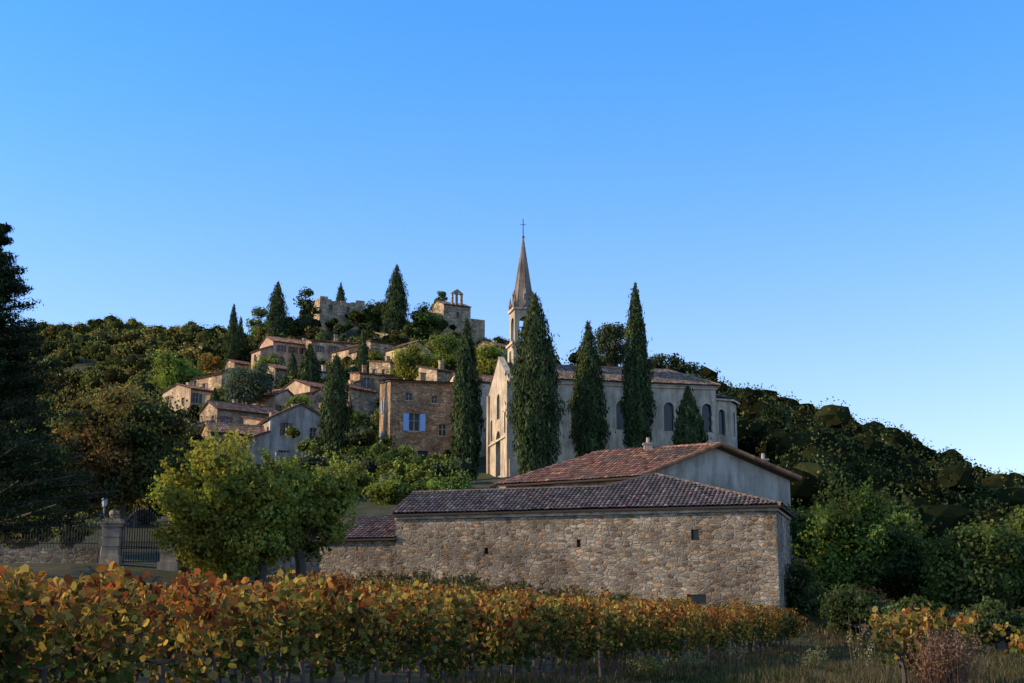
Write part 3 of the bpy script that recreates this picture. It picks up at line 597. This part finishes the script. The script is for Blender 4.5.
# ================================================================ TREES
for i,c in enumerate(CY): cypress('cypress_tree',c[0],c[1],c[2]+4,c[3],c[4],n=c[5],seed=i+11,ls=.42 if c[3]<200 else .55,sharp=c[6])
def T(name,px,pt,pb,D,wpx,col,col2=None,**k):
    t=px2world(px,pt,D);b=px2world(px,pb,D);rx=wpx/2*D/F;H=(t[2]-b[2])/2;cz=(t[2]+b[2])/2
    g=z1(t[0],D);g=min(g,b[2]);return tree(name,(t[0],D,g),(t[0],D,cz),(rx,rx,H),col,col2=col2,**k)
YG=(.185,.165,.032);GR=(.085,.11,.028);DG=(.04,.052,.02);OL=(.085,.10,.055);OR=(.24,.13,.035);BR=(.10,.075,.028);LG=(.145,.16,.034)
T('mulberry_tree',225,436,590,67,152,YG,LG,nclump=66,nl=420,ls=.15,seed=21,tmpl=LEAF6,crad=.26,shoots=5)
T('mulberry_tree',308,450,562,70,104,(.14,.14,.03),(.10,.115,.028),nclump=46,nl=400,ls=.15,seed=22,tmpl=LEAF6,crad=.27,shoots=5)
T('mulberry_tree',266,466,584,68,96,(.13,.135,.03),YG,nclump=40,nl=400,ls=.15,seed=121,tmpl=LEAF6,crad=.3,shoots=4)
T('autumn_tree',128,378,525,92,150,BR,(.06,.07,.025),nclump=56,nl=330,ls=.24,seed=23)
T('autumn_tree',70,405,535,88,110,(.12,.075,.028),(.055,.065,.025),nclump=40,nl=300,ls=.24,seed=24)
T('broadleaf_tree',20,420,545,84,120,DG,GR,nclump=38,nl=280,ls=.28,seed=25)
T('oak_tree',175,350,398,232,62,(.14,.165,.035),(.10,.14,.03),nclump=32,nl=260,ls=.4,seed=26)
T('autumn_tree',213,352,378,240,34,OR,(.16,.13,.035),nclump=18,nl=150,ls=.45,seed=27)
T('olive_tree',250,358,408,190,58,(.07,.09,.065),(.055,.07,.045),nclump=30,nl=280,ls=.32,seed=28)
T('broadleaf_tree',410,346,386,200,50,LG,YG,nclump=26,nl=250,ls=.36,seed=29)
T('broadleaf_tree',448,335,380,205,52,GR,LG,nclump=26,nl=250,ls=.36,seed=30)
T('broadleaf_tree',482,342,394,195,50,LG,YG,nclump=26,nl=250,ls=.36,seed=31)
T('broadleaf_tree',268,352,380,240,36,GR,LG,nclump=20,nl=200,ls=.4,seed=130)
T('broadleaf_tree',378,352,382,225,34,GR,(.12,.12,.03),nclump=18,nl=200,ls=.4,seed=131)
T('broadleaf_tree',300,394,424,180,30,GR,LG,nclump=18,nl=200,ls=.32,seed=132)
T('holm_oak',228,384,412,196,30,GR,DG,nclump=18,nl=200,ls=.34,seed=133)
T('holm_oak',352,404,440,165,34,GR,DG,nclump=20,nl=200,ls=.3,seed=134)
T('holm_oak',390,432,486,135,62,DG,GR,nclump=28,nl=260,ls=.28,seed=32)
T('garden_shrub',352,468,500,118,50,GR,LG,nclump=20,nl=200,ls=.25,seed=33)
T('garden_shrub',400,478,510,112,66,GR,LG,nclump=30,nl=230,ls=.22,seed=34)
T('garden_shrub',450,474,506,112,74,(.09,.12,.03),GR,nclump=32,nl=230,ls=.22,seed=35)
T('garden_shrub',360,425,456,150,40,(.06,.07,.03),OL,nclump=18,nl=200,ls=.28,seed=36)
T('pine_tree',612,315,375,165,32,DG,(.04,.05,.03),nclump=26,nl=260,ls=.3,seed=37,mat=NEEDLE)
T('pine_tree',307,286,335,290,24,DG,nclump=18,nl=160,ls=.5,seed=38,mat=NEEDLE)
T('pine_tree',672,350,395,170,60,DG,(.04,.05,.03),nclump=28,nl=260,ls=.35,seed=39,mat=NEEDLE)
T('holm_oak',375,300,332,300,44,DG,GR,nclump=20,nl=200,ls=.5,seed=40)
T('holm_oak',425,306,336,292,40,DG,GR,nclump=18,nl=200,ls=.5,seed=41)
T('holm_oak',440,291,312,312,18,DG,GR,nclump=12,nl=150,ls=.5,seed=42)
T('holm_oak',262,306,345,300,30,GR,DG,nclump=16,nl=180,ls=.5,seed=43)
T('holm_oak',295,318,342,290,34,DG,GR,nclump=16,nl=180,ls=.5,seed=44)
T('fig_tree',845,478,604,84,124,(.09,.13,.03),(.05,.07,.022),nclump=54,nl=330,ls=.2,seed=45,shoots=2)
T('holm_oak',905,505,615,92,110,DG,GR,nclump=36,nl=260,ls=.28,seed=46)
T('broadleaf_tree',975,520,618,84,120,(.055,.07,.022),(.085,.10,.025),nclump=44,nl=280,ls=.25,seed=47)
T('holm_oak',1040,492,618,86,120,DG,GR,nclump=36,nl=260,ls=.28,seed=48)
T('holm_oak',770,400,480,165,60,DG,(.04,.06,.03),nclump=26,nl=240,ls=.32,seed=49)
T('garden_shrub',22,508,548,74,70,GR,(.12,.10,.025),nclump=20,nl=200,ls=.2,seed=50)
T('garden_shrub',75,508,545,73,40,(.15,.14,.05),GR,nclump=14,nl=160,ls=.2,seed=51)
T('garden_shrub',800,560,632,78,60,DG,(.05,.065,.022),nclump=26,nl=240,ls=.2,seed=52)
T('garden_shrub',925,590,645,66,70,DG,(.05,.065,.022),nclump=22,nl=240,ls=.18,seed=53)
T('garden_shrub',1000,598,648,62,90,DG,(.06,.07,.025),nclump=26,nl=240,ls=.18,seed=54)
T('garden_shrub',860,585,638,72,80,DG,(.045,.06,.022),nclump=24,nl=240,ls=.18,seed=55)
def cedar(px,pt,D,R,H,seed,col=(.018,.027,.013)):
    r=np.random.default_rng(seed);t=px2world(px,pt,D);b=np.array([t[0],D,t[2]-H]);mb=MB()
    mb.tube(b-[0,0,1],b+[0,0,H*.5],.5,.3,9,(.1,.08,.06),1);mb.tube(b+[0,0,H*.5],b+[0,0,H],.3,.03,8,(.1,.08,.06),1)
    z=.12
    while z<1.0:
        ln=R*(1-z)**.75*(.35+.65*min(1,1.2-z))+.25
        for k in range(11 if z<.9 else 5):
            a=r.uniform(0,6.28);l=ln*r.uniform(.55,1.15);p0=b+[0,0,H*z];p1=p0+np.array([math.cos(a)*l,math.sin(a)*l,l*.12+r.uniform(-.2,.3)])
            mb.tube(p0,p1,.07,.02,5,(.1,.08,.06),1)
            for f in np.arange(.3,1.05,.2):
                c=p0+(p1-p0)*f;s=(.4+.35*l/R)*r.uniform(.8,1.3)
                clump(mb,c,(s,s,s*.45),80,.2,np.asarray(col)*math.exp(r.normal(0,.25)),NEED,r,.2,up=.4)
        z+=.035
    return mb.build('cedar_tree',[NEEDLE,BARK],loc=tuple(b))
cedar(-2,228,62,6.4,15.5,3)
def forest(name,reg,n,hr,cols,nl,ls,seed,avoid=False,wr=(.9,1.2),coref=.8):
    r=np.random.default_rng(seed);mb=MB();k=0;tries=0
    while k<n and tries<n*20:
        tries+=1
        D=math.sqrt(r.uniform(reg[2]**2,reg[3]**2));px=r.uniform(reg[0],reg[1]);x=(px-512)/F*D
        if len(reg)>4 and not reg[4](px,D): continue
        if avoid and any(math.hypot(x-f[0],D-f[1])<f[2]+1.2 or (math.hypot(x-f[0]*(D/f[1]),0)<f[2]*.6 and 0<f[1]-D<7) for f in foot): continue
        z=z1(x,D);h=r.uniform(*hr);rd=h*.5*r.uniform(*wr);c=np.asarray(cols[r.integers(len(cols))])*math.exp(r.normal(0,.2))
        for j in range(5):
            o_=np.array([r.normal(0,rd*.42),r.normal(0,rd*.42),h*.5+r.normal(0,h*.12)]);rr=rd*r.uniform(.42,.72);cj=c*math.exp(r.normal(0,.18))
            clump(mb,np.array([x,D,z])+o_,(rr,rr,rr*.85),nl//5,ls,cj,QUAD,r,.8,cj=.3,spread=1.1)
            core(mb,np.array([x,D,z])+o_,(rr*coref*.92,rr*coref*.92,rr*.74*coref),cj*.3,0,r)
        mb.tube((x,D,z-.5),(x,D,z+h*.5),.18,.1,5,(.1,.08,.06),1);k+=1
    return mb.build(name,[LEAF,BARK])
forest('hillside_forest',(-200,225,185,420,lambda p,D:not(p>170 and D<235)),600,(4,7.5),[(.11,.12,.04),(.085,.10,.035),(.13,.14,.04),(.155,.14,.042),(.065,.08,.03),(.15,.115,.038)],330,.42,61)
forest('lower_wood',(-130,190,98,185),110,(4.5,7.5),[DG,(.06,.065,.025),(.085,.08,.03)],360,.34,62)
forest('ridge_forest',(690,1130,145,245,lambda p,D:D>160 or p>770),500,(4.5,8),[DG,(.05,.06,.024),(.035,.045,.02),(.065,.07,.026),(.085,.085,.03)],480,.36,63)
forest('ridge_forest',(540,700,175,240),60,(4,7),[DG,(.045,.06,.025)],300,.4,64)
forest('valley_wood',(800,1140,98,160),180,(5,8),[DG,(.05,.062,.022),(.06,.068,.025),(.085,.09,.03)],460,.32,65)
forest('village_shrubs',(185,505,160,318),400,(1.8,4.6),[GR,(.05,.065,.025),(.07,.09,.035),OL,(.11,.12,.035),(.14,.12,.035)],190,.34,66,avoid=True)
forest('village_shrubs',(300,462,112,160),44,(1.8,3.6),[GR,(.06,.08,.03),OL,LG],240,.26,67,avoid=True)
# ================================================================ VINEYARD
dv=np.array([math.sin(math.radians(18.1)),math.cos(math.radians(18.1))]);pv=np.array([-dv[1],dv[0]]);P0=np.array([-.23,27.])
OC=np.array([(.30,.125,.035),(.33,.215,.055),(.20,.06,.028),(.13,.13,.035),(.055,.075,.02),(.23,.16,.05),(.10,.052,.03)])
def smooth1(t,r,k=1.0):
    ph=r.uniform(0,6.28,5);fr=np.array([.35,.9,1.7,3.1,5.6])*k;am=np.array([.5,.35,.5,.35,.25])
    return (np.sin(t[:,None]*fr+ph)*am).sum(1)
def vine_row(P0,dv,t0,t1,per,seed,h=1.75,wd=.33,ls=.1,name='vineyard_row',posts=True):
    r=np.random.default_rng(seed);mb=MB();n=int((t1-t0)*per);pvv=np.array([-dv[1],dv[0]])
    # foliage hangs on individual shoots rising from each vine
    ns=max(4,int((t1-t0)*11));st=r.uniform(t0,t1,ns);sh=h+.09*smooth1(st,r,1.3)+r.normal(0,.11,ns);lean=r.normal(0,.16,ns);sl_=r.normal(0,wd*.85,ns)
    k=r.integers(0,ns,n);q=r.random(n)**.75;hb=.55+.18*smooth1(st,np.random.default_rng(seed+5),1.9)[k]
    hh=hb+(sh[k]-hb)*q;droop=.12*(q**2)
    t=st[k]+lean[k]*q+r.normal(0,.1,n);lat=sl_[k]*(.55+.6*q)+r.normal(0,.1,n)
    hh=hh+r.normal(0,.03,n)-droop*np.abs(sl_[k])
    xy=P0+t[:,None]*dv+lat[:,None]*pvv;z=zt(xy[:,0],xy[:,1])
    P=np.column_stack([xy,z+hh]);shc=r.normal(0,.6,ns)[k]
    s=smooth1(t,r,.5)*.35+shc+r.normal(0,.55,n)+(q-.62)*2.5
    ci=np.where(s>1.5,2,np.where(s>.9,0,np.where(s>.3,1,np.where(s>-.15,5,np.where(s>-.75,3,np.where(s>-1.1,6,4))))))
    cc=OC[ci]*np.exp(r.normal(0,.32,n))[:,None]
    leaves(mb,P,ls*r.uniform(.55,1.3,n),np.clip(cc,.01,.8),LEAF6,r=r)
    for i in range(ns):
        a=P0+st[i]*dv+sl_[i]*.3*pvv;g=z1(*a)
        b=P0+(st[i]+lean[i])*dv+sl_[i]*1.1*pvv;mb.tube((a[0],a[1],g+.7),(b[0],b[1],g+sh[i]-.05),.009,.005,3,(.17,.09,.05),1)
    for tt in np.arange(t0,t1,1.1):
        b=P0+tt*dv+r.normal(0,.04,2);g=z1(*b);kk=np.array([b[0],b[1],g]);m1=kk+[r.normal(0,.06),r.normal(0,.06),.4];m2=m1+[r.normal(0,.05),r.normal(0,.05),.35]
        mb.tube(kk-[0,0,.1],m1,.05,.04,6,(.08,.06,.045),1);mb.tube(m1,m2,.04,.035,6,(.08,.06,.045),1)
        for s_ in (-1,1):
            arm=m2+np.array([*(dv*s_*.5),.08]);mb.tube(m2,arm,.028,.018,5,(.08,.06,.045),1)
    if posts:
        for tt in np.arange(t0+3.,t1,5.5):
            b=P0+tt*dv-pvv*-.12;g=z1(*b);mb.tube((b[0],b[1],g-.2),(b[0],b[1],g+1.3),.035,.03,7,(.2,.17,.13),1)
        for hz in (.75,1.25):
            for tt in np.arange(t0,t1-5,5.5):
                a=P0+tt*dv;b=P0+(tt+5.5)*dv;mb.tube((a[0],a[1],z1(*a)+hz),(b[0],b[1],z1(*b)+hz),.004,.004,3,(.3,.3,.3),1)
    return mb.build(name,[VLEAF,BARK],loc=(P0[0],P0[1],0))
for k in range(8):
    O=P0+pv*2.3*k
    vine_row(O,dv,-17+k*.8,43.5-k*.9,860 if k<1 else (440 if k<3 else 200),80+k,h=1.63,ls=.09 if k<2 else .12)
vine_row(np.array([6.6,24.6]),np.array([.50,.866]),0,3.4,560,99,h=1.38,wd=.45,ls=.1,name='grape_vine',posts=False)
vine_row(np.array([12.2,32.5]),np.array([.3,.954]),0,10,300,100,h=1.0,wd=.4,ls=.12,name='grape_vine',posts=False)
def weed(px,D,h,w,col,seed,n=260):
    r=np.random.default_rng(seed);mb=MB();s=px2world(px,640,D);x=s[0];g=z1(x,D)
    for k in range(n):
        a=r.uniform(0,6.28);l=h*r.uniform(.5,1.05);sp=w*r.random();p=np.array([x+.15*r.normal(),D+.15*r.normal(),g]);q_=p+[sp*math.cos(a),sp*math.sin(a),l];mm=(p+q_)/2+[r.normal(0,.04),r.normal(0,.04),.06]
        c=np.asarray(col)*math.exp(r.normal(0,.25));mb.tube(p,mm,.006,.005,3,c,0);mb.tube(mm,q_,.005,.003,3,c,0)
        m_=8;P=mm+(q_-mm)*r.random((m_,1))+r.normal(0,.03,(m_,3));leaves(mb,P,.05*np.ones(m_),c*1.2,QUAD,r=r)
    return mb.build('dry_weed',[LEAF],loc=(x,D,g))
weed(945,24,1.15,.45,(.15,.09,.06),5);weed(935,24.6,1.0,.4,(.15,.095,.055),6);weed(858,30,1.5,.12,(.22,.17,.09),7,14);weed(575,33,.8,.2,(.14,.11,.07),8,60);weed(735,40,.9,.12,(.2,.16,.09),9,14)
weed(690,36,.6,.25,(.14,.12,.06),10,50);weed(815,38,.7,.3,(.13,.12,.06),11,60);weed(650,34,.5,.3,(.10,.11,.04),12,60)
# grass
mb=MB();n=130000;D=rng.uniform(24,82,n)**1.0;px=rng.uniform(430,1060,n);x=(px-512)/F*D
rowx=P0[0]+(D-27)/dv[1]*dv[0];k=(x>rowx-1.5)&(D<np.where(x<13.5,69+(x*0),82));x=x[k];D=D[k];n=len(x)
pt_=np.sin(x*.9+1)*np.sin(D*.35)+.6*np.sin(x*2.3+D*.8)+rng.normal(0,.5,n)
g=zt(x,D);hgt=rng.uniform(.06,.26,n)*(1+.5*np.sin(x*.7+D*.3)+.3*np.sin(x*2.1-D*.9));a=rng.uniform(0,6.28,n);w=rng.uniform(.012,.03,n)*np.maximum(1,D/35)
b=np.column_stack([x,D,g-.02]);dx=np.column_stack([np.cos(a)*w,np.sin(a)*w,0*a]);tip=b+np.column_stack([rng.normal(0,.08,n),rng.normal(0,.08,n),hgt])
cc=np.where((pt_>.45)[:,None],np.array([.06,.075,.025]),np.array([.14,.11,.06]))*np.exp(rng.normal(0,.3,n))[:,None]
mb.add(np.stack([b-dx,b+dx,tip],1),cc,0);mb.build('grass',[GRASSM])
# ================================================================ LIGHT, SKY, CAMERA
SAZ=math.radians(-93);SEL=math.radians(22)   # azimuth measured from +Y, negative = left
sd=Vector((math.sin(SAZ)*math.cos(SEL),math.cos(SAZ)*math.cos(SEL),math.sin(SEL)))
l=bpy.data.lights.new('sun','SUN');l.energy=5.0;l.angle=math.radians(.5);l.color=(1,.79,.52);lo=bpy.data.objects.new('sun',l);sc.collection.objects.link(lo);lo.rotation_euler=sd.to_track_quat('Z','Y').to_euler()
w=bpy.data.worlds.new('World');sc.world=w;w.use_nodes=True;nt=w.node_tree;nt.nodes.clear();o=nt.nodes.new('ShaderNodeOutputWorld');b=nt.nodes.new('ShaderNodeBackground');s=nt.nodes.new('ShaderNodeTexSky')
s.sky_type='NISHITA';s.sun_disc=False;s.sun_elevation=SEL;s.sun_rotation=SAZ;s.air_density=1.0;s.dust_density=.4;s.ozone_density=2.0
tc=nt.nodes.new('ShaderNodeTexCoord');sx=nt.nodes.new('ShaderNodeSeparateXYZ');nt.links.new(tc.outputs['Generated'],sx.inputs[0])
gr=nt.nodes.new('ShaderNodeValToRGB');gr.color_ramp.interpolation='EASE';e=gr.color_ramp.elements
e[0].position=.10;e[0].color=(.39,.395,.46,1);e[1].position=.44;e[1].color=(.165,.395,.74,1);q3=e.new(.85);q3.color=(.46,.46,.46,1)  # last stop lifts the unseen upper sky, added to brighten the fill light
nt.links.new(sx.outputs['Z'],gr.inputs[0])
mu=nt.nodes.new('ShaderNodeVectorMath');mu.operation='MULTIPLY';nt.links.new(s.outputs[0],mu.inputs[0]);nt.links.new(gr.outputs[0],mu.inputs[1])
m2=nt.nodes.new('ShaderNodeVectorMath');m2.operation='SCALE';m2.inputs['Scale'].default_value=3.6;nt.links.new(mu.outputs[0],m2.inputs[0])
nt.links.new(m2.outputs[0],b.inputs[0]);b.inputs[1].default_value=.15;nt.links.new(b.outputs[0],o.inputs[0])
cam=bpy.data.cameras.new('camera');cam.lens=50;cam.sensor_width=36;cam.clip_end=12000;co=bpy.data.objects.new('camera',cam);sc.collection.objects.link(co)
co.location=(0,0,EYE);co.rotation_euler=(math.pi/2+PITCH,0,0);sc.camera=co
sc.view_settings.view_transform='Standard';sc.view_settings.look='None';sc.view_settings.exposure=0
